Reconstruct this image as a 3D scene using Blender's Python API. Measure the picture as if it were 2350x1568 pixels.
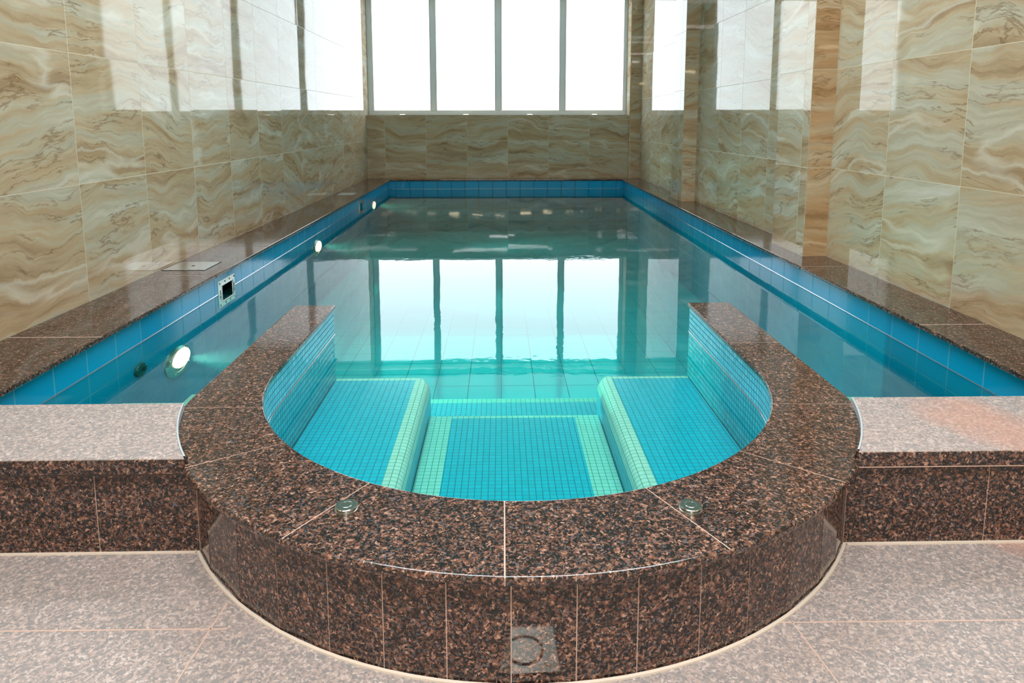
import bpy, bmesh, math, random
from mathutils import Vector, Matrix
random.seed(4)
S = bpy.context.scene
for o in list(bpy.data.objects): bpy.data.objects.remove(o, do_unlink=True)
C = S.collection

# ------------------------------------------------------------------ camera
W, H = 2350, 1568
F, PX, PY = 1569.1, 1179.8, 488.45
pitch, yaw, roll, CZ = .1347, .0196, -.0008, .9896
fw = Vector((math.sin(yaw)*math.cos(pitch), math.cos(yaw)*math.cos(pitch), -math.sin(pitch)))
rt = Vector((math.cos(yaw), -math.sin(yaw), 0)); up = rt.cross(fw)
r2 = math.cos(roll)*rt + math.sin(roll)*up; u2 = -math.sin(roll)*rt + math.cos(roll)*up
cd = bpy.data.cameras.new('camera'); cam = bpy.data.objects.new('camera', cd); C.objects.link(cam)
m = Matrix((r2, u2, -fw)).transposed().to_4x4(); m.translation = Vector((0, 0, CZ)); cam.matrix_world = m
cd.sensor_width = 36; cd.lens = 36*F/W
cd.shift_x = (W/2-PX)/W; cd.shift_y = -(H/2-PY)/W
cd.clip_start = .05; cd.clip_end = 100
S.camera = cam

# ------------------------------------------------------------------ light and exposure
S.view_settings.view_transform = 'Standard'; S.view_settings.look = 'None'
S.view_settings.exposure = 0.0; S.view_settings.gamma = 1; S.view_settings.use_curve_mapping = False
wd = bpy.data.worlds.new('world'); S.world = wd; wd.use_nodes = True
wd.node_tree.nodes['Background'].inputs[0].default_value = (.86, .94, 1, 1)
wd.node_tree.nodes['Background'].inputs[1].default_value = 1.0
WINDOW_GLOW = 4.1      # frosted daylight panes
DECK_FILL = 68      # watts, each added fill panel over the deck
WARM_LAMP = 80
POOL_FILL = 21  # strength of the added fill lamps over the near pool
POOL_LAMP = 6
WATER_HAZE = .05
POOL_LAMP_W = 300
S.cycles.max_bounces = 10; S.cycles.transparent_max_bounces = 16; S.cycles.glossy_bounces = 5

def area(name, loc, sx, sy, power, col, rot=(0, 0, 0), parent=None):
    l = bpy.data.lights.new(name, 'AREA'); l.shape = 'RECTANGLE'; l.size = sx; l.size_y = sy
    l.energy = power; l.color = col
    o = bpy.data.objects.new(name, l); C.objects.link(o); o.rotation_euler = rot
    if parent: o.parent = parent; o.location = Vector(loc)-parent.location
    else: o.location = loc
    return o

# ------------------------------------------------------------------ mesh helpers
def build(name, verts, faces, mat, parent=None, uvs=None, smooth=False, bevel=0, seg=2, kind=None, recalc=True, uvoff=(0, 0)):
    off = parent_world(parent)
    me = bpy.data.meshes.new(name)
    me.from_pydata([tuple(Vector(v)-off) for v in verts], [], faces)
    ul = me.uv_layers.new(name='uv')
    for p in me.polygons:
        n = p.normal
        ax = max(range(3), key=lambda i: abs(n[i]))
        for li, vi in zip(p.loop_indices, p.vertices):
            v = Vector(verts[vi])
            if uvs: ul.data[li].uv = uvs[vi]
            else:
                uv = ((v.y, v.z), (v.x, v.z), (v.x, v.y))[ax]
                ul.data[li].uv = (uv[0]-uvoff[0], uv[1]-uvoff[1])
        p.use_smooth = smooth
    if recalc:
        bm = bmesh.new(); bm.from_mesh(me); bmesh.ops.recalc_face_normals(bm, faces=bm.faces); bm.to_mesh(me); bm.free()
    me.materials.append(mat)
    o = bpy.data.objects.new(name, me); C.objects.link(o)
    if parent: o.parent = parent
    if bevel:
        b = o.modifiers.new('bevel', 'BEVEL'); b.width = bevel; b.segments = seg; b.limit_method = 'ANGLE'; b.angle_limit = math.radians(50)
    if kind: o['kind'] = kind
    return o
def parent_world(p):
    v = Vector((0, 0, 0))
    while p: v += p.location; p = p.parent
    return v
class M:
    def __init__(s): s.v = []; s.f = []; s.uv = None
    def box(s, x0, x1, y0, y1, z0, z1):
        b = len(s.v)
        s.v += [(x0,y0,z0),(x1,y0,z0),(x1,y1,z0),(x0,y1,z0),(x0,y0,z1),(x1,y0,z1),(x1,y1,z1),(x0,y1,z1)]
        s.f += [tuple(b+i for i in q) for q in ((0,3,2,1),(4,5,6,7),(0,1,5,4),(1,2,6,5),(2,3,7,6),(3,0,4,7))]
        return s
    def prism(s, poly, z0, z1):
        b = len(s.v); n = len(poly)
        s.v += [(x,y,z0) for x,y in poly]+[(x,y,z1) for x,y in poly]
        s.f += [tuple(b+i for i in reversed(range(n))), tuple(b+n+i for i in range(n))]
        s.f += [(b+i, b+(i+1)%n, b+n+(i+1)%n, b+n+i) for i in range(n)]
        return s
    def lathe(s, prof, c, ax='z', n=32, sq=1.0, cap=True):
        # prof: (radius, height along axis); ax 'x' => axis +X, vertical squash sq
        b = len(s.v); k = len(prof)
        for r, h in prof:
            for i in range(n):
                a = 2*math.pi*i/n; p, q = r*math.cos(a), r*math.sin(a)*sq
                if ax == 'z': s.v.append((c[0]+p, c[1]+q, c[2]+h))
                else: s.v.append((c[0]+h, c[1]+p, c[2]+q))
        for j in range(k-1):
            for i in range(n):
                i2 = (i+1) % n
                s.f.append((b+j*n+i, b+j*n+i2, b+(j+1)*n+i2, b+(j+1)*n+i))
        if cap:
            s.f.append(tuple(b+i for i in reversed(range(n)))); s.f.append(tuple(b+(k-1)*n+i for i in range(n)))
        return s
    def make(s, name, mat, parent=None, **k): return build(name, s.v, s.f, mat, parent, uvs=s.uv, **k)
def thing(name, label, cat, loc=(0, 0, 0), group=None):
    o = bpy.data.objects.new(name, None); C.objects.link(o); o.location = loc; o.empty_display_size = .1
    o['label'] = label; o['category'] = cat
    if group: o['group'] = group
    return o
def tag(o, label, cat, group=None):
    o['label'] = label; o['category'] = cat
    if group: o['group'] = group
    return o

# ------------------------------------------------------------------ materials
def lin(c):
    return tuple(((x/255)/12.92 if x/255 <= .04045 else ((x/255+.055)/1.055)**2.4) for x in c)+(1,)
class N:
    def __init__(s, name):
        s.m = bpy.data.materials.new(name); s.m.use_nodes = True; s.t = s.m.node_tree; s.t.nodes.clear()
        s.out = s.t.nodes.new('ShaderNodeOutputMaterial')
    def n(s, typ, **k):
        o = s.t.nodes.new('ShaderNode'+typ)
        for a, v in k.items(): setattr(o, a, v)
        return o
    def set(s, sock, v):
        if hasattr(v, 'is_output') or isinstance(v, bpy.types.NodeSocket): s.t.links.new(v, sock)
        else: sock.default_value = v
    def math(s, op, a, b=0, c=None):
        o = s.n('Math', operation=op); s.set(o.inputs[0], a); s.set(o.inputs[1], b)
        if c is not None: s.set(o.inputs[2], c)
        return o.outputs[0]
    def vmath(s, op, a, b):
        o = s.n('VectorMath', operation=op); s.set(o.inputs[0], a); s.set(o.inputs[1], b); return o.outputs[0]
    def comb(s, x, y, z=0):
        o = s.n('CombineXYZ'); s.set(o.inputs[0], x); s.set(o.inputs[1], y); s.set(o.inputs[2], z); return o.outputs[0]
    def sep(s, v):
        o = s.n('SeparateXYZ'); s.set(o.inputs[0], v); return o.outputs
    def noise(s, vec, scale, detail=2, rough=.5, dist=0, dim='3D'):
        o = s.n('TexNoise', noise_dimensions=dim); s.set(o.inputs['Vector'], vec); o.inputs['Scale'].default_value = scale
        o.inputs['Detail'].default_value = detail; o.inputs['Roughness'].default_value = rough; o.inputs['Distortion'].default_value = dist
        return o
    def ramp(s, fac, stops, interp='LINEAR'):
        o = s.n('ValToRGB'); s.set(o.inputs[0], fac); r = o.color_ramp; r.interpolation = interp
        while len(r.elements) < len(stops): r.elements.new(.5)
        for e, (p, c) in zip(r.elements, stops): e.position = p; e.color = c if len(c) == 4 else tuple(c)+(1,)
        return o.outputs[0]
    def mix(s, f, a, b, typ='MIX'):
        o = s.n('MixRGB', blend_type=typ); s.set(o.inputs[0], f); s.set(o.inputs[1], a); s.set(o.inputs[2], b); return o.outputs[0]
    def maprange(s, v, a, b, c=0, d=1):
        o = s.n('MapRange'); s.set(o.inputs[0], v)
        for i, q in zip(range(1, 5), (a, b, c, d)): o.inputs[i].default_value = q
        return o.outputs[0]
    def bump(s, h, strength=.2, dist=.01, normal=None):
        o = s.n('Bump'); s.set(o.inputs['Height'], h); o.inputs['Strength'].default_value = strength; o.inputs['Distance'].default_value = dist
        if normal is not None: s.set(o.inputs['Normal'], normal)
        return o.outputs[0]
    def tilt(s, rnd_col, amount):
        # every tile lies a hair out of plane
        g = s.n('NewGeometry'); a = s.vmath('SUBTRACT', rnd_col, (.5, .5, .5)); o = s.n('VectorMath', operation='SCALE')
        s.set(o.inputs[0], a); o.inputs['Scale'].default_value = amount
        v = s.vmath('ADD', g.outputs['Normal'], o.outputs[0]); q = s.n('VectorMath', operation='NORMALIZE'); s.set(q.inputs[0], v); return q.outputs[0]
    def pbr(s, col, rough=.5, metal=0, normal=None, ior=1.5, spec=None, coat=0):
        b = s.n('BsdfPrincipled'); s.set(b.inputs['Base Color'], col); s.set(b.inputs['Roughness'], rough); s.set(b.inputs['Metallic'], metal)
        b.inputs['IOR'].default_value = ior
        if coat: b.inputs['Coat Weight'].default_value = coat
        if normal is not None: s.set(b.inputs['Normal'], normal)
        s.t.links.new(b.outputs[0], s.out.inputs[0]); return s.m
    def grid(s, su, sv, gu, ou=0, ov=0, gv=None):
        """tile grid over the uv map: returns grout mask (1 = tile), cell index vector, local fractions"""
        uv = s.n('UVMap'); uv.uv_map = 'uv'; x, y, _ = s.sep(uv.outputs[0])
        u = s.math('DIVIDE', s.math('SUBTRACT', x, ou), su); v = s.math('DIVIDE', s.math('SUBTRACT', y, ov), sv)
        fu = s.math('FRACT', u); fv = s.math('FRACT', v)
        eu = s.math('MULTIPLY', s.math('MINIMUM', fu, s.math('SUBTRACT', 1, fu)), su)
        ev = s.math('MULTIPLY', s.math('MINIMUM', fv, s.math('SUBTRACT', 1, fv)), sv)
        e = s.math('MINIMUM', eu, ev)
        mask = s.maprange(e, gu*.5, gu*.5+.0008)
        idx = s.comb(s.math('FLOOR', u), s.math('FLOOR', v))
        return mask, idx, x, y, e

def marble(name, phase, seed, warm=0.0):
    s = N(name); mask, idx, x, y, e = s.grid(.6, .6, .0022, phase, .695)
    wn = s.n('TexWhiteNoise', noise_dimensions='3D'); s.set(wn.inputs['Vector'], s.vmath('ADD', idx, (seed, seed*2.3, .5)))
    rx, ry, rz = s.sep(wn.outputs['Color'])
    P = s.comb(s.math('ADD', x, s.math('MULTIPLY', rx, 19)), s.math('ADD', y, s.math('MULTIPLY', ry, 23)), seed)
    # slanting drift of the veins, then fine wobble
    w1 = s.noise(P, 1.7, 2, .5).outputs[0]; w2 = s.noise(P, 7, 4, .65).outputs[0]; w3 = s.noise(P, 24, 3, .6).outputs[0]
    px, py, pz = s.sep(P)
    sl = s.math('MULTIPLY', s.math('SUBTRACT', rz, .35), .42)
    yy = s.math('ADD', py, s.math('MULTIPLY', s.math('SUBTRACT', px, s.math('MULTIPLY', rx, 19)), sl))
    yy = s.math('ADD', yy, s.math('MULTIPLY', w1, .34)); yy = s.math('ADD', yy, s.math('MULTIPLY', w2, .04)); yy = s.math('ADD', yy, s.math('MULTIPLY', w3, .018))
    Q = s.comb(s.math('MULTIPLY', px, .34), s.math('MULTIPLY', yy, 3.9), seed)
    n1 = s.noise(Q, 1.9, 9, .66).outputs[0]
    col = s.ramp(n1, [(.27, lin((132,108,82))), (.36, lin((156,132,102))), (.44, lin((176,154,122))), (.50, lin((182,166,138))), (.55, lin((178,170,148))), (.62, lin((186,180,160))), (.72, lin((204,200,188)))])
    Q2 = s.comb(s.math('MULTIPLY', px, .8), s.math('MULTIPLY', yy, 6.0), seed+3)
    n2 = s.noise(Q2, 1.3, 5, .6).outputs[0]
    vein = s.maprange(s.math('ABSOLUTE', s.math('SUBTRACT', n2, .5)), 0, .016, 1, 0)
    vm = s.math('MULTIPLY', vein, s.maprange(s.noise(P, 3, 2).outputs[0], .38, .55))
    col = s.mix(s.math('MULTIPLY', vm, .7), col, lin((122, 94, 64)))
    fs = s.noise(s.comb(s.math('MULTIPLY', px, 1.4), s.math('MULTIPLY', yy, 26), seed+5), 1.5, 4, .6).outputs[0]
    fsv = s.maprange(fs, .3, .7, .90, 1.09); col = s.mix(1, col, s.comb(fsv, fsv, fsv), 'MULTIPLY')
    n3 = s.noise(s.comb(s.math('MULTIPLY', px, .5), s.math('MULTIPLY', yy, 2.4), seed+9), 1.3, 3, .5).outputs[0]
    wv = s.math('MULTIPLY', s.maprange(s.math('ABSOLUTE', s.math('SUBTRACT', n3, .60)), 0, .03, 1, 0), .5)
    col = s.mix(wv, col, lin((212, 208, 194)))
    col = s.mix(1, col, (.91, .915, .92, 1), 'MULTIPLY')
    if warm: col = s.mix(1, col, (1+.5*warm, 1-.08*warm, 1-.55*warm, 1), 'MULTIPLY')  # lamp warmth multiplied into the stone colour
    col = s.mix(mask, lin((198, 188, 164)), col)
    nt = s.tilt(wn.outputs['Color'], .006)
    h = s.noise(P, 1.6, 2, .5).outputs[0]
    nb = s.bump(h, .045, .02, nt); nb = s.bump(mask, .35, .0012, nb)
    s.pbr(col, s.mix(mask, (.5,)*3+(1,), (.03,)*3+(1,)), normal=nb, ior=1.36)
    return s.m

def granite(name, polished=True, dark=1.0):
    s = N(name); g = s.n('NewGeometry'); P = g.outputs['Position']
    d = s.noise(P, 55, 3, .6); dv = s.vmath('SUBTRACT', d.outputs['Color'], (.5, .5, .5)); sc = s.n('VectorMath', operation='SCALE'); s.set(sc.inputs[0], dv); sc.inputs['Scale'].default_value = .022
    Pd = s.vmath('ADD', P, sc.outputs[0])
    v = s.n('TexVoronoi', feature='F1'); s.set(v.inputs['Vector'], Pd); v.inputs['Scale'].default_value = 190
    cr, cg, cb = s.sep(v.outputs['Color'])
    cl = s.noise(P, 75, 3, .6).outputs[0]
    key = s.math('ADD', s.math('MULTIPLY', cr, .62), s.math('MULTIPLY', cl, .62))
    col = s.ramp(key, [(.0, lin((26,25,28))), (.50, lin((38,34,34))), (.60, lin((62,48,42))), (.72, lin((98,68,56))), (.86, lin((136,98,82))), (.98, lin((190,152,134)))])
    v2 = s.n('TexVoronoi', feature='F1'); s.set(v2.inputs['Vector'], Pd); v2.inputs['Scale'].default_value = 330
    c2 = s.sep(v2.outputs['Color'])[0]
    col = s.mix(s.maprange(c2, .86, .95), col, lin((92, 96, 104)))
    col = s.mix(s.maprange(c2, .12, .05), col, lin((24, 23, 25)))
    if polished:
        big = s.noise(P, 2.5, 2).outputs[0]
        if dark != 1: col = s.mix(1, col, (dark, dark, dark, 1), 'MULTIPLY')
        s.pbr(col, .07, ior=1.5, normal=s.bump(big, .03, .02))
    else:
        fine = s.noise(P, 210, 3, .7).outputs[0]
        pale = s.ramp(key, [(.0, lin((134,132,134))), (.5, lin((160,155,153))), (.64, lin((182,170,164))), (.78, lin((198,178,170))), (.95, lin((220,208,202)))])
        pale = s.mix(s.maprange(c2, .0, 1, .0, .25), pale, lin((116, 116, 122)))
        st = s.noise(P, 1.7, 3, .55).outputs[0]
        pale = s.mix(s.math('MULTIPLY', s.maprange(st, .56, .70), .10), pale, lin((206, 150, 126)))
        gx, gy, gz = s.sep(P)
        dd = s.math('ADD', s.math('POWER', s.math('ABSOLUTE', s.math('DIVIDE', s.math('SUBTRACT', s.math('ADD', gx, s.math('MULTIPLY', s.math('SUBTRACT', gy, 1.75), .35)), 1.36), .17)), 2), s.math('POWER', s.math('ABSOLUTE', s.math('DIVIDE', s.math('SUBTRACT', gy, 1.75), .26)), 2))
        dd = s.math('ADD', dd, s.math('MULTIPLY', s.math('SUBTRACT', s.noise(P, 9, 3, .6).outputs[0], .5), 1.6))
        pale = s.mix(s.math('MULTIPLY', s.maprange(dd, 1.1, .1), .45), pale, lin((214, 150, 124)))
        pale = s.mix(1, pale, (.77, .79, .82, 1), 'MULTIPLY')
        s.pbr(pale, .62, normal=s.bump(fine, .25, .002), ior=1.45)
    return s.m

def plain(name, col, rough=.5, metal=0, emit=None, es=1, ior=1.5):
    s = N(name); s.pbr(col, rough, metal, ior=ior)
    if emit:
        b = [n for n in s.t.nodes if n.type == 'BSDF_PRINCIPLED'][0]
        b.inputs['Emission Color'].default_value = emit; b.inputs['Emission Strength'].default_value = es
    return s.m

def tiles(name, su, sv, grout, base, groutcol, var=.08, rough=.08, ou=0, ov=0, tiltv=.01, wave=0.0, cream=None):
    s = N(name); mask, idx, x, y, e = s.grid(su, sv, grout, ou, ov)
    wn = s.n('TexWhiteNoise', noise_dimensions='3D'); s.set(wn.inputs['Vector'], s.vmath('ADD', idx, (.5, .5, .5)))
    r = s.sep(wn.outputs['Color'])[0]
    val = s.math('ADD', 1-var*.5, s.math('MULTIPLY', r, var))
    col = s.mix(1, base, s.comb(val, val, val), 'MULTIPLY')
    col = s.mix(mask, groutcol, col)
    nt = s.tilt(wn.outputs['Color'], tiltv)
    g = s.n('NewGeometry')
    if wave:
        h = s.noise(g.outputs['Position'], 45, 2).outputs[0]; nt = s.bump(h, wave, .01, nt)
    nb = s.bump(s.maprange(e, grout*.3, grout*.3+.002), .5, .0012, nt)
    s.pbr(col, s.mix(mask, (.6,)*3+(1,), (rough,)*3+(1,)), normal=nb, ior=1.5)
    return s.m

M_marL = marble('marble_left', .206, 1.0); M_marB = marble('marble_back', .107, 11.0)
M_marR1 = marble('marble_right_near', .0, 21.0); M_marR2 = marble('marble_right_middle', .43, 31.0)
M_marR3 = marble('marble_right_far', .35, 36.0)
M_marP = marble('marble_pilaster', .1, 41.0, .12); M_marPn = marble('marble_pilaster_lamplit', .1, 43.0, .26); M_marPs = marble('marble_pilaster_side', .1, 47.0)  # pilaster faces carry painted-in lamp warmth, the side marble none
M_gr = granite('granite_polished', True, .84); M_grf = granite('granite_flamed', False)
M_grc = granite('granite_coping', True, .7)
BLUE = lin((0, 138, 186)); CYAN = lin((28, 196, 238)); CREAM = lin((246, 238, 236))
M_pool = tiles('pool_tile_blue', .2, .2, .005, BLUE, lin((52, 150, 182)), ov=-.083, tiltv=.006)
M_poolb = tiles('pool_tile_back', .2, .2, .008, BLUE, lin((0, 84, 110)), ou=-1.519, ov=-.083, tiltv=.006)
M_floor_t = tiles('pool_floor_tile', .2, .2, .003, lin((104, 208, 242)), lin((30, 118, 138)), tiltv=.004)
M_mosw = tiles('mosaic_wall', .024, .024, .0028, lin((96, 200, 224)), lin((20, 112, 150)), var=.22, ov=-.003, tiltv=.05, wave=.10, rough=.05)
M_mos = tiles('mosaic_floor', .025, .025, .0016, CYAN, lin((30, 120, 150)), var=.10, rough=.25)
M_cream = tiles('mosaic_cream', .025, .025, .0016, CREAM, lin((120, 150, 140)), var=.08, rough=.25)
M_grout = plain('grout', lin((196, 170, 158)), .8)
M_groutw = plain('grout_pale', lin((206, 196, 184)), .8)
M_sil = plain('silicone', lin((176, 190, 200)), .25)
M_steel = plain('steel', lin((200, 205, 205)), .12, 1)
M_satin = plain('satin_steel', lin((186, 190, 186)), .28, 1)
M_alu = plain('aluminium_frame', lin((214, 224, 230)), .4)
M_white = plain('white_plastic', lin((228, 232, 232)), .3)
M_ceil = plain('ceiling_paint', lin((236, 236, 230)), .7)
M_dark = plain('dark_cavity', lin((26, 24, 24)), .6)
M_btn = plain('button_face', lin((120, 140, 132)), .15, .85)
M_shadow_line = plain('shadow_line', lin((52, 44, 42)), .7)  # dark colour painted for the shade under the left ledge edge

s = N('frosted_pane'); em = s.n('Emission'); em.inputs[0].default_value = (.87, .955, 1, 1); em.inputs[1].default_value = WINDOW_GLOW
s.t.links.new(em.outputs[0], s.out.inputs[0]); M_pane = s.m
s = N('lamp_lens'); em = s.n('Emission'); em.inputs[0].default_value = (1, .42, .32, 1); em.inputs[1].default_value = POOL_LAMP
s.t.links.new(em.outputs[0], s.out.inputs[0]); M_lens = s.m
M_warm = plain('warm_glow', (1, .8, .5, 1), .4, 0, (1, .78, .5, 1), 8)

M_bar = plain('warm_diffuser', (1, .8, .5, 1), .4, 0, (1, .80, .50, 1), WARM_LAMP)

# pool water: mirror by Fresnel on the surface, absorbing body
s = N('pool_water'); g = s.n('NewGeometry'); P = g.outputs['Position']
x, y, z = s.sep(P)
rip = s.noise(s.comb(s.math('MULTIPLY', x, 1.0), s.math('MULTIPLY', y, 1.0)), 1.1, 2, .5).outputs[0]
rip2 = s.noise(s.comb(x, y), 14, 2, .5).outputs[0]
calm = s.maprange(s.noise(s.comb(x, y), .55, 1).outputs[0], .50, .66)
b1 = s.bump(rip, .018, .1); b2 = s.n('Bump'); s.set(b2.inputs['Height'], rip2); s.set(b2.inputs['Normal'], b1); b2.inputs['Distance'].default_value = .01
s.set(b2.inputs['Strength'], s.math('ADD', .004, s.math('MULTIPLY', calm, .035)))
nrm = b2.outputs[0]
fr = s.n('Fresnel'); fr.inputs['IOR'].default_value = 1.333; s.set(fr.inputs['Normal'], nrm)
front = s.math('MULTIPLY', fr.outputs[0], s.math('SUBTRACT', 1, g.outputs['Backfacing']))
fac = s.math('ADD', front, s.math('MULTIPLY', g.outputs['Backfacing'], .04))
tr = s.n('BsdfTransparent'); tr.inputs['Color'].default_value = (.78, .88, .81, 1); gl = s.n('BsdfGlossy'); gl.inputs['Roughness'].default_value = 0.0; s.set(gl.inputs['Normal'], nrm); gl.inputs['Color'].default_value = (.95, .99, 1, 1)
mx = s.n('MixShader'); s.set(mx.inputs[0], fac); s.t.links.new(tr.outputs[0], mx.inputs[1]); s.t.links.new(gl.outputs[0], mx.inputs[2])
s.t.links.new(mx.outputs[0], s.out.inputs[0])
va = s.n('VolumeAbsorption'); va.inputs['Color'].default_value = (0, .91, .895, 1); va.inputs['Density'].default_value = 1.25
vs = s.n('VolumeScatter'); vs.inputs['Color'].default_value = (.25, .93, .96, 1); vs.inputs['Density'].default_value = WATER_HAZE; vs.inputs['Anisotropy'].default_value = .3
ad = s.n('AddShader'); s.t.links.new(va.outputs[0], ad.inputs[0]); s.t.links.new(vs.outputs[0], ad.inputs[1])
s.t.links.new(ad.outputs[0], s.out.inputs['Volume']); M_water = s.m

# ------------------------------------------------------------------ dimensions
XL, XR, YB, ZCEIL = -1.957, 2.05, 10.11, 2.88
PL, PR, PB = -1.617, 1.79, 9.89          # pool faces
ZC, ZLEDGE, ZF, ZP = .1375, .157, -.11, -.62
YF = -3.6

# ------------------------------------------------------------------ room shell (setting)
def st(name, mm, mat, **k): return mm.make(name, mat, kind='structure', **k)
st('wall_left', M().box(XL-.2, XL, YF, YB, -.7, ZCEIL), M_marL)
st('wall_right', M().box(XR, XR+.2, YF, 4.45, -.7, ZCEIL), M_marR1)
st('wall_right_middle', M().box(XR, XR+.2, 4.45, 7.36, -.7, ZCEIL), M_marR2)
st('wall_right_far', M().box(XR, XR+.2, 7.36, YB, -.7, ZCEIL), M_marR3)
WY = 10.36; WX0, WX1, WZ0, WZ1 = -1.965, 1.885, 1.062, 2.80
st('wall_back', M().box(XL-.2, WX1, YB, YB+.4, -.7, WZ0), M_marB)
st('wall_back_upper', M().box(XL-.2, XR+.2, YB, YB+.4, WZ1, ZCEIL), M_marB)
st('wall_back_left_reveal', M().box(XL-.2, WX0, YB+.001, YB+.4, WZ0, WZ1), M_marPs)
st('wall_front', M().box(XL-.2, XR+.2, YF-.2, YF, -.7, ZCEIL), M_marB)
st('ceiling', M().box(XL-.2, XR+.2, YF-.2, YB+.4, ZCEIL, ZCEIL+.15), M_ceil)
# pilasters: warm lamp light tinted into their stone, side towards the pool untinted
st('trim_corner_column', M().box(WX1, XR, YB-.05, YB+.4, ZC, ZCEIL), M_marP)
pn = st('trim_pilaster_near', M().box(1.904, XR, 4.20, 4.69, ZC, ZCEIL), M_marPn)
M().box(1.90, 1.904, 4.2005, 4.69, ZC, ZCEIL).make('untinted_side', M_marPs, pn)
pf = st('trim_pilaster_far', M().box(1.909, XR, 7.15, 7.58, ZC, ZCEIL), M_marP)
M().box(1.905, 1.909, 7.1505, 7.58, ZC, ZCEIL).make('untinted_side', M_marPs, pf)

# window: outer frame with four frosted panes
fr_ = M()
fr_.box(WX0, WX1, WY-.03, WY+.05, WZ0, 1.125).box(WX0, WX1, WY-.03, WY+.05, WZ1-.06, WZ1)
fr_.box(WX0, -1.89, WY-.03, WY+.05, 1.125, WZ1-.06).box(1.84, WX1, WY-.03, WY+.05, 1.125, WZ1-.06)
win = fr_.make('window_1', M_alu, kind='structure', bevel=.006)
xs = [(-1.89, -1.033), (-.956, -.072), (.012, .886), (.964, 1.84)]
for (a, b), (c, d) in zip(xs[:-1], xs[1:]):
    M().box(b, c, WY-.025, WY+.04, 1.125, WZ1-.06).make('mullion', M_alu, win, bevel=.006)
for a, b in xs:
    M().box(a-.004, b+.004, WY+.012, WY+.022, 1.120, WZ1-.055).make('pane', M_pane, win)
    g2 = M(); w = .012
    g2.box(a, a+w, WY-.028, WY+.011, 1.125, WZ1-.06).box(b-w, b, WY-.028, WY+.011, 1.125, WZ1-.06).box(a+w, b-w, WY-.028, WY+.011, 1.125, 1.125+w)
    g2.make('glazing_bead', M_white, win)

# ------------------------------------------------------------------ deck floor (flamed granite) with the ring cut out
ocx, ocy, ORx, ORy = .058, 2.220, 1.045, 1.044
icx, icy, IRx, IRy = .054, 2.272, .825, .828
def ring_pt(sdeg, inner=False, off=0.0):
    cx, cy, rx, ry = (icx, icy, IRx-off, IRy-off) if inner else (ocx, ocy, ORx+off, ORy+off)
    if abs(sdeg) <= 90:
        a = math.radians(sdeg); lim = rx if inner else rx-.025
        return (cx+max(-lim, min(lim, rx*math.sin(a))), cy-ry*math.cos(a))
    sg = 1 if sdeg > 0 else -1
    if not inner: rx -= .025
    return (cx+sg*rx, cy+(abs(sdeg)-90)*.01)
def s_of(x, y, inner=False):
    cx, cy, rx, ry = (icx, icy, IRx, IRy) if inner else (ocx, ocy, ORx, ORy)
    if y > cy: return (1 if x > 0 else -1)*(90+(y-cy)/.01)
    return math.degrees(math.atan2((x-cx)/rx, (cy-y)/ry))
def curve(s0, s1, inner, off=0.0, step=3):
    br = [s0]+[b for b in (-90, 90) if min(s0, s1) < b < max(s0, s1)]+[s1]
    if s1 < s0: br = [s0]+sorted(br[1:-1], reverse=True)+[s1]
    pts = []
    for a, b in zip(br[:-1], br[1:]):
        arc = abs((a+b)/2) < 90
        n = max(1, int(abs(b-a)/step)) if arc else 1
        pts += [ring_pt(a+(b-a)*i/n, inner, off) for i in range(n)]
    pts.append(ring_pt(s1, inner, off)); return pts
seg_cut = curve(-62, 62, False, -.045)
lo = YF
YRI = 1.64
# floor joints (pixel-measured): three stones on either side, each a slab of the floor
fl = M(); path = [p for p in seg_cut]
poly = [(XL, YRI+.05), (XL, YF), (XR, YF), (XR, YRI+.05)]+[(p[0], p[1]) for p in reversed(path) if True]
poly = [(XL, YRI+.05), (XL, YF), (XR, YF), (XR, YRI+.05), (path[-1][0], YRI+.05)]+list(reversed(path))+[(path[0][0], YRI+.05)]
def fan(poly): return poly
floor = st('floor', M().prism(poly, ZF-.1, ZF), M_grf)
j = M(); t = .0025
for x0, y0, x1, y1 in [(-1.957, 1.376, -.60, 1.368), (-.632, 1.449, -.645, 1.19), (-.645, 1.19, -.70, .2), (.60, 1.362, 2.05, 1.352), (.640, 1.362, .668, 1.15), (.668, 1.15, .70, .2), (-1.957, .55, 2.05, .55), (0, .55, 0, -2)]:
    d = Vector((x1-x0, y1-y0)); n_ = Vector((-d.y, d.x)).normalized()*t/2*1.2
    j.prism([(x0+n_.x, y0+n_.y), (x0-n_.x, y0-n_.y), (x1-n_.x, y1-n_.y), (x1+n_.x, y1+n_.y)], ZF-.002, ZF+.0006)
j.make('floor_joint', M_grout, floor)
# pale sealant at the foot of the risers
sl = M(); ring_f = curve(-56, 56, False, -.028); ring_g = curve(-56, 56, False, -.021)
for (a, b), (c, d) in zip(zip(ring_f[:-1], ring_f[1:]), zip(ring_g[:-1], ring_g[1:])):
    sl.prism([a, b, d, c], ZF-.002, ZF+.004)
sl.box(XL, -.785, YRI-.006, YRI+.004, ZF-.002, ZF+.004).box(.90, XR, YRI-.008, YRI+.004, ZF-.002, ZF+.004)
sl.make('sealant_line', M_groutw, floor)

# ------------------------------------------------------------------ pool basin
pool = thing('swimming_pool', 'long rectangular indoor pool lined with blue square tiles, running to the window', 'swimming pool', (0, 5.9, ZP))
def wallbox(x0, x1, y0, y1, z0=ZP, z1=ZC-.02): return M().box(x0, x1, y0, y1, z0, z1)
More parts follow.
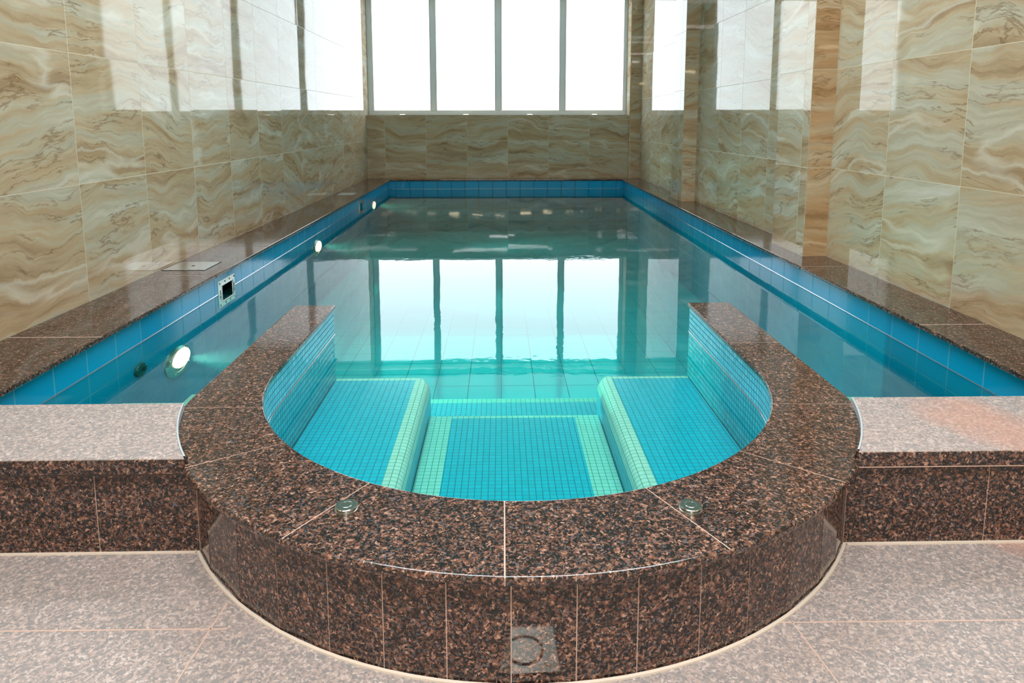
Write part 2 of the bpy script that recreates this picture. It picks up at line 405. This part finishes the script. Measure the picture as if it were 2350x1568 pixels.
# left wall with two skimmer openings
lw = M(); sk = [(3.885, 4.047), (7.80, 7.955)]; szb, szt = -.05, .043
ys = [1.95]+[v for q in sk for v in q]+[PB+.1]
for i in range(0, len(ys)-1):
    if i % 2 == 0: lw.box(PL-.16, PL, ys[i], ys[i+1], ZP-.1, ZC-.02)
    else: lw.box(PL-.16, PL, ys[i], ys[i+1], ZP-.1, szb).box(PL-.16, PL, ys[i], ys[i+1], szt, ZC-.02)
lw.make('left_wall', M_pool, pool)
wallbox(PR, PR+.16, 1.95, PB+.1, ZP-.1).make('right_wall', M_pool, pool)
wallbox(PL, PR, PB, PB+.12, ZP-.1).make('back_wall', M_poolb, pool)
M().box(PL-.1, PR+.1, 1.9, PB+.1, ZP-.12, ZP).make('pool_floor', M_floor_t, pool)
wallbox(PL-.1, -.97, 1.86, 1.975, ZP-.1, ZC-.021).make('front_wall', M_pool, pool)
wallbox(1.085, PR+.1, 1.86, 1.975, ZP-.1, ZC-.021).make('front_wall', M_pool, pool)

# water body
out_w = [(PL-.004, 1.965), (PL-.004, PB+.004), (PR+.004, PB+.004), (PR+.004, 1.965)]
arc = [p for p in curve(70, -70, False, -.1)]
poly = [(PL-.004, 1.972), (PL-.004, PB+.004), (PR+.004, PB+.004), (PR+.004, 1.972), (.92, 1.972)]
arc = [p for p in curve(90, -90, False, -.12) if p[1] < 1.965]
poly = poly+arc+[(-.80, 1.972)]
wt = M().prism(list(reversed(poly)), ZP-.05, 0).make('pool_water', M_water)
tag(wt, 'clear teal pool water filling the long pool and the curved bay', 'water')

s = N('water_edge'); tr = s.n('BsdfTransparent'); gl = s.n('BsdfGlossy'); gl.inputs['Roughness'].default_value = .12
mx = s.n('MixShader'); mx.inputs[0].default_value = .45; s.t.links.new(tr.outputs[0], mx.inputs[1]); s.t.links.new(gl.outputs[0], mx.inputs[2]); s.t.links.new(mx.outputs[0], s.out.inputs[0]); M_edge = s.m
def meniscus(path, inward):
    # concave little fillet where the water climbs the wall
    v = []; f = []; h = .0055
    for (x, y), (nx, ny) in zip(path, inward):
        for d_, z_ in ((0, h), (h*.25, h*.42), (h*.6, h*.12), (h*1.1, .0003)): v.append((x+nx*d_, y+ny*d_, z_))
    for i in range(len(path)-1):
        for k in range(3): f.append((4*i+k, 4*i+k+1, 4*i+5+k, 4*i+4+k))
    build('water_edge', v, f, M_edge, wt, smooth=True, recalc=False)
for a_, b_ in ((1.98, 3.843), (4.079, 7.758), (7.992, PB)): meniscus([(PL+.0005, a_), (PL+.0005, b_)], [(1, 0)]*2)
meniscus([(PR-.0005, PB), (PR-.0005, 1.98)], [(-1, 0)]*2)
meniscus([(PL, PB-.0005), (PR, PB-.0005)], [(0, -1)]*2)
# ------------------------------------------------------------------ curved rim around the bay
rim = thing('curved_pool_rim', 'horseshoe rim of dark polished brown granite curving round the pool bay in front', 'pool rim', (.055, 1.9, ZF))
Jo = [(-.96, 3.11), (-.96, 2.53), (-.964, 1.965), (-.795, 1.600), (-.455, 1.308), (.002, 1.18), (.455, 1.265), (.822, 1.500), (1.06, 1.955), (1.07, 2.53), (1.07, 3.12)]
Ji = [(-.77, 3.11), (-.77, 2.53), (-.722, 1.965), (-.577, 1.738), (-.312, 1.530), (.006, 1.444), (.335, 1.493), (.617, 1.668), (.815, 1.96), (.87, 2.53), (.87, 3.12)]
so = [s_of(*p) for p in Jo]; si = [s_of(*p, True) for p in Ji]
so[5] = -2.9; so[6] = s_of(.455, 1.265)
def gapdir(i): return i
for k in range(10):
    g = .0016
    do = math.degrees(g); 
    def sh(sv, sgn): return sv+sgn*(do if abs(sv) < 90 else g/.01)
    o_ = curve(sh(so[k], 1), sh(so[k+1], -1), False); i_ = curve(sh(si[k+1], -1), sh(si[k], 1), True)
    sl_ = M().prism(o_+i_, ZC-.019, ZC).make('granite_slab', M_gr, rim, bevel=.008, seg=5)
    no, nn = len(o_), len(o_)+len(i_)
    sl_.modifiers['bevel'].limit_method = 'WEIGHT'
    at = sl_.data.attributes.new('bevel_weight_edge', 'FLOAT', 'EDGE')
    for e_ in sl_.data.edges:
        a_, b_ = (q % nn for q in e_.vertices)
        if a_ != b_ and (e_.vertices[0] >= nn) == (e_.vertices[1] >= nn):
            if a_ < no and b_ < no: at.data[e_.index].value = 1.0
            elif a_ >= no and b_ >= no: at.data[e_.index].value = .5
            elif k in (0, 9) and (a_ in (0, nn-1)) == (k == 0): at.data[e_.index].value = .3
# joint filler
for k in range(1, 10):
    g = .0030; jf = M()
    a = ring_pt(so[k], False, -.004); b = ring_pt(si[k], True, -.002)
    d = (Vector(b)-Vector(a)); n_ = Vector((-d.y, d.x)).normalized()*g/2*1.15
    jf.prism([(a[0]+n_.x, a[1]+n_.y), (a[0]-n_.x, a[1]-n_.y), (b[0]-n_.x, b[1]-n_.y), (b[0]+n_.x, b[1]+n_.y)], ZC-.018, ZC-.0006)
    jf.make('joint_filler', M_grout, rim)
# structural wall below the slabs, mosaic on the pool side
SO0, SO1 = s_of(-.95, 3.10), s_of(1.05, 3.11)
inn = curve(s_of(-.77, 3.10, True), s_of(.87, 3.11, True), True, -.008, 2); outp = curve(SO0, SO1, False, -.045, 2)
def strip(name, pts, z0, z1, mat, flip=False, thick=None, u0=0):
    v = []; f = []; uv = []; u = u0
    for i, p in enumerate(pts):
        if i: u += (Vector(p)-Vector(pts[i-1])).length
        v += [(p[0], p[1], z0), (p[0], p[1], z1)]; uv += [(u, z0), (u, z1)]
    for i in range(len(pts)-1):
        q = (2*i, 2*i+2, 2*i+3, 2*i+1); f.append(q if not flip else tuple(reversed(q)))
    return v, f, uv
def wallmesh(name, outer, inner, z0, z1, mat, parent):
    v = []; f = []; uv = []
    n = len(outer)
    def run(pts, flip):
        b = len(v); a, c, d = strip('', pts, z0, z1, mat, flip); v.extend(a); uv.extend(d); f.extend(tuple(b+i for i in q) for q in c)
    run(outer, False); run(inner, True)
    run([outer[0], inner[0]], True); run([outer[-1], inner[-1]], False)
    b = len(v)
    poly = outer+list(reversed(inner))
    v.extend((p[0], p[1], z1) for p in poly); uv.extend((p[0], p[1]) for p in poly); f.append(tuple(b+i for i in range(len(poly))))
    b = len(v)
    v.extend((p[0], p[1], z0) for p in poly); uv.extend((p[0], p[1]) for p in poly); f.append(tuple(b+i for i in reversed(range(len(poly)))))
    return build(name, v, f, mat, parent, uvs=uv, recalc=False)
wallmesh('mosaic_wall', outp, inn, ZP-.02, ZC-.0195, M_mosw, rim)
n_in = []
for i in range(len(inn)):
    a_ = Vector(inn[max(0, i-1)]); b_ = Vector(inn[min(len(inn)-1, i+1)]); d_ = (b_-a_).normalized(); n_in.append((-d_.y, d_.x))
meniscus([(p[0]+n[0]*.0005, p[1]+n[1]*.0005) for p, n in zip(inn, n_in)], n_in)
# flat riser panels
angs = [-56.5, -50.0, -40.4, -32.4, -24.3, -17.0, -9.5, -2.3, 4.95, 12.0, 19.97, 27.3, 35.1, 43.6, 50.2, 56.5]
def rp(a, off):
    r = math.radians(a); return (ocx+(ORx+off)*math.sin(r), ocy-(ORy+off)*math.cos(r))
for a, b in zip(angs[:-1], angs[1:]):
    d = .07
    p0, p1, q0, q1 = rp(a+d, -.030), rp(b-d, -.030), rp(a+d, -.041), rp(b-d, -.041)
    M().prism([p0, p1, q1, q0], ZF, ZC-.0195).make('riser_panel', M_gr, rim)
bk = M()
for a, b in zip(angs[:-1], angs[1:]):
    bk.prism([rp(a, -.0312), rp(b, -.0312), rp(b, -.046), rp(a, -.046)], ZF, ZC-.0200)
bk.make('panel_grout', M_grout, rim)

# ------------------------------------------------------------------ ledges left and right of the rim
def ledge(name, label, side):
    t = thing(name, label, 'ledge', ((-1.4 if side < 0 else 1.5), 1.8, ZF))
    x_out = XL if side < 0 else XR
    yb, yf = 1.957, 1.618
    ss = [s_of(*( (-.96, yb) if side < 0 else (1.07, yb))), None]
    # arc of the slab end follows the rim just outside it
    def arcpts(off, y0, y1, n=14):
        pts = []
        for i in range(n+1):
            y = y0+(y1-y0)*i/n; c = (ocy-y)/(ORy+off); sx = math.sqrt(max(0, 1-c*c))
            pts.append((ocx+side*(ORx+off)*sx, y))
        return pts
    a = arcpts(-.006, yb, yf)
    poly = [(x_out, yb)]+a+[(x_out, yf)]
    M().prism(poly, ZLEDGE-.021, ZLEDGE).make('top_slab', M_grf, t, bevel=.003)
    # polished front edge strip
    xe = a[-1][0]
    M().box(min(x_out, xe), max(x_out, xe), yf-.004, yf+.02, ZLEDGE-.0400, ZLEDGE-.003).make('front_edge', M_gr, t, bevel=.002)
    M().box(min(x_out, xe), max(x_out, xe), yf-.0025, YRI+.004, ZLEDGE-.0430, ZLEDGE-.0402).make('edge_grout_shade', M_grout if side > 0 else M_shadow_line, t)  # right: grout line; left: dark strip painting the shadow below the edge
    # silvery sealed cut edge
    v = []; f = []
    e1 = arcpts(-.010, yb-.002, yf+.01); e2 = arcpts(-.0055, yb-.002, yf+.01)
    for p, q in zip(e1, e2): v += [(p[0], p[1], ZC-.002), (p[0], p[1], ZLEDGE+.0006), (q[0], q[1], ZLEDGE+.0006), (q[0], q[1], ZC-.002)]
    for i in range(len(e1)-1):
        b = 4*i
        for k in range(4): f.append((b+k, b+(k+1) % 4, b+4+(k+1) % 4, b+4+k))
    build('sealed_edge', v, f, M_sil, t)
    # riser panels
    seams = {-1: [XL, -1.029, -.775], 1: [.892, 1.263, XR]}[side]
    for s0, s1 in zip(seams[:-1], seams[1:]):
        M().box(s0+.001, s1-.001, YRI, YRI+.012, ZF, ZLEDGE-.0405).make('riser_panel', M_gr, t)
    M().box(seams[0], seams[-1], YRI+.0008, YRI+.02, ZF, ZLEDGE-.041).make('panel_grout', M_grout, t)
    M().box(min(x_out, side*1.06+.05), max(x_out, side*1.06+.05), YRI+.02, 1.86, ZF, ZLEDGE-.022).make('core', M_grout, t)
    return t
ledge('granite_ledge', 'pale rough granite ledge on dark polished risers, left of the curved rim', -1)
ledge('granite_ledge', 'pale rough granite ledge with a reddish patch, right of the curved rim', 1)

# ------------------------------------------------------------------ copings along the pool
def coping(name, label, x0, x1, cuts, y=None, edge=None):
    t = thing(name, label, 'coping', ((x0+x1)/2, (cuts[0]+cuts[-1])/2, ZC-.02))
    for a, b in zip(cuts[:-1], cuts[1:]):
        M().box(x0, x1, a+.0012, b-.0012, ZC-.02, ZC).make('granite_slab', M_grc, t, bevel=.005, seg=3)
    M().box(x0+.004, x1-.004, cuts[0], cuts[-1], ZC-.019, ZC-.0012).make('joint_filler', M_grout, t)
    return t
coping('pool_coping', 'dark polished granite coping between the left marble wall and the pool', XL, PL+.03, [1.96, 2.66, 3.76, 4.62, 5.7, 6.8, 7.9, 9.0, YB-.24])
coping('pool_coping', 'dark polished granite coping along the right marble wall under the pilasters', PR-.035, XR, [1.96, 2.75, 3.9, 5.0, 6.1, 7.2, 8.3, 9.3, YB-.24])
t = thing('pool_coping', 'narrow dark granite coping at the foot of the low wall under the window', 'coping', (0, YB-.1, ZC-.02))
cx = [XL, -.9, .2, 1.2, XR]
for a, b in zip(cx[:-1], cx[1:]): M().box(a+.001, b-.001, YB-.238, YB, ZC-.02, ZC).make('granite_slab', M_grc, t, bevel=.005, seg=3)

# ------------------------------------------------------------------ bay: benches, tread, steps
ZS, Z1, Z2 = -.218, -.362, -.445
def bench(side, label):
    t = thing('underwater_bench', label, 'bench', (side*.6+.05, 2.6, ZP))
    xe = -.330 if side < 0 else .448      # inner face
    xw = icx+side*(IRx+.004)
    r = .045; yfar = 3.105; ynear = 1.535
    xt = xe+side*r
    # top: cyan field and cream border strips
    cream_x = xt+side*.0
    fx = xt+side*.004
    sgn = side
    x_in = xt + side*.028
    def clipped(x, y1, off=-.004):
        # plan outline between the line X = x and the curved wall of the rim
        pts = [p for p in curve(-130, 130, True, off, 2) if side*(p[0]-x) > 0 and p[1] < y1]
        if side > 0: pts = pts[::-1]
        rr = IRy+.004; xx = (x-icx)/(IRx+.004); y0 = icy-rr*math.sqrt(max(0, 1-xx*xx))
        wx = icx+side*(IRx+.004)
        return [(wx, y1)]+pts+[(x, y0), (x, y1)]
    fld = M(); fld.prism(clipped(x_in, yfar-.027), ZS-.1, ZS)
    fld.make('seat_field', M_mos, t)
    # cream bullnose along the inner side, swept profile, rounded at the far corner too
    prof = []
    n = 8
    prof.append((side*(.028), 0))
    for i in range(n+1):
        a = math.pi/2*i/n; prof.append((-side*(r*math.sin(a))+0, -(r-r*math.cos(a))))
    v = []; f = []; uv = []
    pl = [0]
    for p, q in zip(prof[:-1], prof[1:]): pl.append(pl[-1]+math.hypot(q[0]-p[0], q[1]-p[1]))
    ysw = [ynear, yfar-.06, yfar-.04, yfar-.022, yfar-.010, yfar-.003, yfar]
    shr = [0, 0, .003, .010, .020, .032, .045]
    for yy, sr in zip(ysw, shr):
        for (dx, dz), l in zip(prof, pl):
            k = max(0, min(1, -side*dx/r)) if side*dx < 0 else 0
            v.append((xt+dx+side*sr*k, yy, ZS+dz)); uv.append((l, yy))
    m_ = len(prof)
    for i in range(len(ysw)-1):
        for k in range(m_-1):
            f.append((i*m_+k, i*m_+k+1, (i+1)*m_+k+1, (i+1)*m_+k))
    build('bullnose_edge', v, f, M_cream, t, uvs=uv, smooth=True)
    fe = M(); fe.box(min(xw, x_in), max(xw, x_in), yfar-.027, yfar, ZS-.03, ZS); fe.make('far_edge', M_cream, t)
    b = M(); b.prism(clipped(xe+side*.002, yfar-.035), ZP, ZS-r)
    b.make('bench_side', M_mos, t)
bench(-1, 'underwater mosaic bench in the bay on the left, cream rounded edge')
bench(1, 'underwater mosaic bench in the bay on the right, cream rounded edge')
def tread(label, x0, x1, y0, y1, z, zb, borders):
    t = thing('underwater_step', label, 'step', ((x0+x1)/2, (y0+y1)/2, zb))
    bx0, bx1, by = borders
    M().box(x0+bx0, x1-bx1, y0, y1-by, zb, z).make('tread_field', M_mos, t)
    c = M()
    if bx0: c.box(x0, x0+bx0, y0, y1-by, zb, z).box(x1-bx1, x1, y0, y1-by, zb, z)
    c.box(x0, x1, y1-by, y1, zb, z); c.make('cream_border', M_cream, t)
    return t
tread('wide upper step in the middle of the bay with cream side borders', -.328, .446, 1.50, 3.00, Z1, ZP, (.10, .11, .025))
tread('narrow lower step with a cream front row beyond the bay', -.40, .52, 3.001, 3.39, Z2, ZP, (0, 0, .05))
# small shelves outside the rim
def shelf(side, label):
    t = thing('underwater_shelf', label, 'step', (side*1.3, 2.4, ZP))
    k = 1 if side > 0 else -1
    xs_ = (1.03, 1.455, 1.615) if side > 0 else (-.93, -1.36, -1.612)
    a, b, c = xs_
    poly = [(a, 1.98), (c, 1.98), (c, 2.81), (b, 2.81), (b, 2.90), (a, 2.90)]
    if side < 0: poly = poly[::-1]
    M().prism(poly, ZP, -.205).make('mosaic_shelf', M_cream, t)
shelf(-1, 'small cream mosaic shelf under water outside the rim behind the left ledge')
shelf(1, 'small cream mosaic shelf under water outside the rim behind the right ledge')

# ------------------------------------------------------------------ skimmers, lids, lamps, jet
def skimmer(y0, y1, z0, z1, label, screws):
    t = thing('pool_skimmer', label, 'skimmer', (PL, (y0+y1)/2, z0))
    iy0, iy1, iz0, iz1 = y0+.038, y1-.030, szb, szt
    f_ = M(); X0, X1 = PL-.002, PL+.006
    f_.box(X0, X1, y0, y1, z0, iz0).box(X0, X1, y0, y1, iz1, z1).box(X0, X1, y0, iy0, iz0, iz1).box(X0, X1, iy1, y1, iz0, iz1)
    fr = f_.make('frame', M_white if screws else M_satin, t, bevel=.0015)
    rib = M()
    rib.box(X1, X1+.003, iy0-.005, iy1+.005, iz0-.004, iz0).box(X1, X1+.003, iy0-.005, iy1+.005, iz1, iz1+.004)
    rib.box(X1, X1+.003, iy0-.005, iy0, iz0, iz1).box(X1, X1+.003, iy1, iy1+.005, iz0, iz1)
    rib.make('throat_rim', M_steel, t)
    if screws:
        for yy in (y0+.012, (y0+y1)/2-.03, (y0+y1)/2+.035, y1-.012):
            for zz in (z1-.013, z0+.013):
                M().lathe([(.0055, 0), (.0055, .002), (.003, .0025)], (X1, yy, zz), 'x', 12).make('screw_hole', M_dark, t)
        for yy in (y0+.015, y1-.014):
            for zz in (-.02, .012):
                M().box(X1, X1+.0015, yy-.004, yy+.004, zz-.012, zz+.010).make('slot', M_dark, t)
    th = M(); d = .15
    th.box(PL-d, PL, iy0-.004, iy0, iz0, iz1).box(PL-d, PL, iy1, iy1+.004, iz0, iz1).box(PL-d, PL, iy0, iy1, iz0-.004, iz0).box(PL-d, PL, iy0, iy1, iz1, iz1+.004).box(PL-d-.004, PL-d, iy0, iy1, iz0, iz1)
    th.make('throat', M_dark, t)
skimmer(3.845, 4.077, -.080, .074, 'white square skimmer frame with dark throat in the left pool wall, the nearer one', True)
skimmer(7.76, 7.99, -.076, .080, 'grey square skimmer frame in the left pool wall, the far one', False)
def lid(y0, y1, x0, x1, label, hole):
    t = thing('skimmer_lid', label, 'lid', ((x0+x1)/2, (y0+y1)/2, ZC))
    M().box(x0, x1, y0, y1, ZC-.001, ZC+.003).make('plate', M_steel if hole else M_satin, t, bevel=.001)
    M().lathe([(.010, 0), (.010, .0008)], ((x0+x1)/2+.005, (y0+y1)/2, ZC+.0027), 'z', 24).make('finger_hole', M_dark, t)
    rm = M(); q = .006
    rm.box(x0-q, x1+q, y0-q, y0-.001, ZC-.001, ZC+.0012).box(x0-q, x1+q, y1+.001, y1+q, ZC-.001, ZC+.0012).box(x1+.001, x1+q, y0-.001, y1+.001, ZC-.001, ZC+.0012)
    rm.make('rim', M_dark, t)
lid(3.872, 4.102, -1.935, -1.70, 'square polished steel lid with finger hole on the left coping, the nearer one', True)
lid(7.845, 8.08, -1.885, -1.70, 'small square steel lid on the far part of the left coping', False)
def pool_lamp(y, z, r, label):
    t = thing('pool_lamp', label, 'lamp', (PL, y, z))
    M().lathe([(r*1.55, 0), (r*1.55, .006), (r*1.35, .014), (r*1.06, .014), (r*1.02, .010)], (PL, y-.02, z-.012), 'x', 40, .55).make('bezel', M_satin, t, smooth=False)
    M().lathe([(r, .0), (r, .016), (r*.9, .022), (r*.6, .025)], (PL, y, z), 'x', 40, .55).make('lens', M_lens, t)
    l = bpy.data.lights.new('lamp_light', 'SPOT'); l.energy = POOL_LAMP_W; l.color = (1, .9, .68); l.spot_size = math.radians(46); l.spot_blend = 1; l.shadow_soft_size = .02
    lo_ = bpy.data.objects.new('lamp_light', l); C.objects.link(lo_); lo_.parent = t; lo_.location = (.06, 0, 0); lo_.rotation_euler = (0, -math.pi/2+math.radians(6), 0)
    for a in (60, 150, 240, 330):
        aa = math.radians(a)
        M().lathe([(.007, 0), (.006, .003)], (PL+.0135, y-.02+r*1.3*math.cos(aa), z-.012+r*1.3*math.sin(aa)*.55), 'x', 10).make('screw', M_steel, t)
pool_lamp(3.335, -.19, .085, 'round underwater lamp glowing warm white, nearest on the left pool wall')
pool_lamp(5.95, -.108, .085, 'round underwater lamp glowing warm white, middle of the three on the left pool wall')
pool_lamp(8.62, -.075, .085, 'round underwater lamp glowing warm white, farthest on the left pool wall by the window')
t = thing('inlet_nozzle', 'dark round water inlet nozzle on the left pool wall beside the nearest lamp', 'nozzle', (PL, 2.97, -.116))
M().lathe([(.05, 0), (.05, .004), (.044, .010), (.02, .011)], (PL, 2.97, -.116), 'x', 32, .6).make('flange', plain('dark_green_plastic', lin((24, 70, 62)), .4), t)
M().lathe([(.013, 0), (.013, .006), (.008, .007)], (PL+.009, 2.98, -.114), 'x', 20, .7).make('eyeball', M_dark, t)
for yy in (2.935, 3.005): M().lathe([(.004, 0), (.003, .003)], (PL+.008, yy, -.105), 'x', 10).make('screw', M_steel, t)

# ------------------------------------------------------------------ push buttons on the rim
def button(x, y, label, tx, ty):
    t = thing('push_button', label, 'button', (x, y, ZC))
    R = .0245
    M().lathe([(R+.0008, 0), (R+.0008, .007), (R-.002, .0082)], (x, y, ZC-.0005), 'z', 48).make('collar', M_satin, t, smooth=False)
    M().lathe([(R-.0035, .0075), (R-.0035, .010), (R, .0105), (R, .0128), (R-.0012, .0140)], (x, y, ZC), 'z', 48).make('cap', M_steel, t)
    M().lathe([(R-.0016, .0138), (R-.0022, .0142)], (x, y, ZC), 'z', 48).make('face', M_btn, t)
    M().lathe([(.0130, .0140), (.0130, .0148), (.0120, .0150), (.0118, .0140)], (x, y, ZC), 'z', 48, cap=False).make('ring', M_steel, t)
button(-.342, 1.411, 'round steel push button on the rim, left of the middle joint', 0, 0)
button(.415, 1.395, 'round steel push button on the rim, right of the middle joint', 0, 0)

# ------------------------------------------------------------------ floor plate in front of the rim (seen mirrored in the riser)
t = thing('floor_plate', 'square metal cover plate with ring and screws on the floor before the rim', 'plate', (.05, 1.12, ZF))
M().box(-.012, .118, 1.06, 1.186, ZF, ZF+.004).make('plate', M_satin, t, bevel=.001)
M().lathe([(.040, 0), (.040, .0015), (.036, .002), (.035, 0)], (.050, 1.125, ZF+.004), 'z', 40, cap=False).make('ring', M_dark, t)
for xx, yy in ((.095, 1.085), (.095, 1.165), (.008, 1.16), (.008, 1.085)):
    M().lathe([(.007, 0), (.005, .002)], (xx, yy, ZF+.004), 'z', 14).make('screw', M_satin, t)

# ------------------------------------------------------------------ small lights on the window sill
def clone(root, loc, label=None):
    r = root.copy(); C.objects.link(r); r.location = loc
    if label: r['label'] = label
    for ch in list(root.children):
        c = ch.copy(); C.objects.link(c); c.parent = r
    return r
sill_x = [-1.435, -.507, .431, 1.385]
names = ['leftmost', 'second from the left', 'second from the right', 'rightmost']
t = thing('sill_light', 'small flat round light on the window sill, leftmost of the four', 'light', (sill_x[0], YB+.04, WZ0), group='small lights along the window sill')
M().lathe([(.045, 0), (.045, .006), (.038, .012)], (sill_x[0], YB+.04, WZ0), 'z', 28).make('housing', M_steel, t)
M().lathe([(.026, .012), (.024, .014)], (sill_x[0], YB+.04, WZ0), 'z', 20).make('glow_disc', M_warm, t)
for i in (1, 2, 3): clone(t, (sill_x[i], YB+.04, WZ0), 'small flat round light on the window sill, %s of the four' % names[i])

# ------------------------------------------------------------------ added ceiling lamps, unseen, as fill light for deck and pool
def fill_panel(x, y, w, d, power, col, label, group='added fill lamps over the deck'):
    t = thing('added_ceiling_lamp', label, 'lamp', (x, y, ZCEIL-.05), group=group)
    M().box(x-w/2, x+w/2, y-d/2, y+d/2, ZCEIL-.05, ZCEIL).make('housing', M_white, t, bevel=.004)
    area('fill_light', (x, y, ZCEIL-.053), w*.92, d*.92, power, col, parent=t)
fill_panel(.05, .1, 3.2, .5, DECK_FILL*2, (1, .965, .93), 'long flat white added ceiling fill lamp across the deck in front of the rim')  # unseen panel, made wide for an unbroken highlight along the rim
fill_panel(.1, -2.4, .9, .6, DECK_FILL, (1, .965, .93), 'short flat white added ceiling fill lamp over the deck, farthest behind')  # unseen panel, placed so the floor plate mirrors it
for y_, nm in ((3.2, 'nearer'), (4.2, 'farther')):
    fill_panel(.05, y_, 3.2, .45, POOL_FILL*2.3, (.94, .98, 1), 'long flat white added ceiling fill lamp across the near part of the pool, the %s one' % nm, 'added fill lamps over the pool')  # added to light the water and walls more evenly
# warm bar lamps high on the wall behind the camera
for i in range(5):
    x_ = -1.55+i*.8
    t = thing('wall_lamp', 'warm bar lamp high on the marble wall behind the camera', 'lamp', (x_, YF, 2.2), group='warm wall lamps behind the camera')
    M().box(x_-.2, x_+.2, YF, YF+.03, 2.15, 2.25).make('backplate', M_satin, t, bevel=.004)
    M().box(x_-.17, x_+.17, YF+.03, YF+.06, 2.17, 2.23).make('diffuser', M_bar, t, bevel=.006)
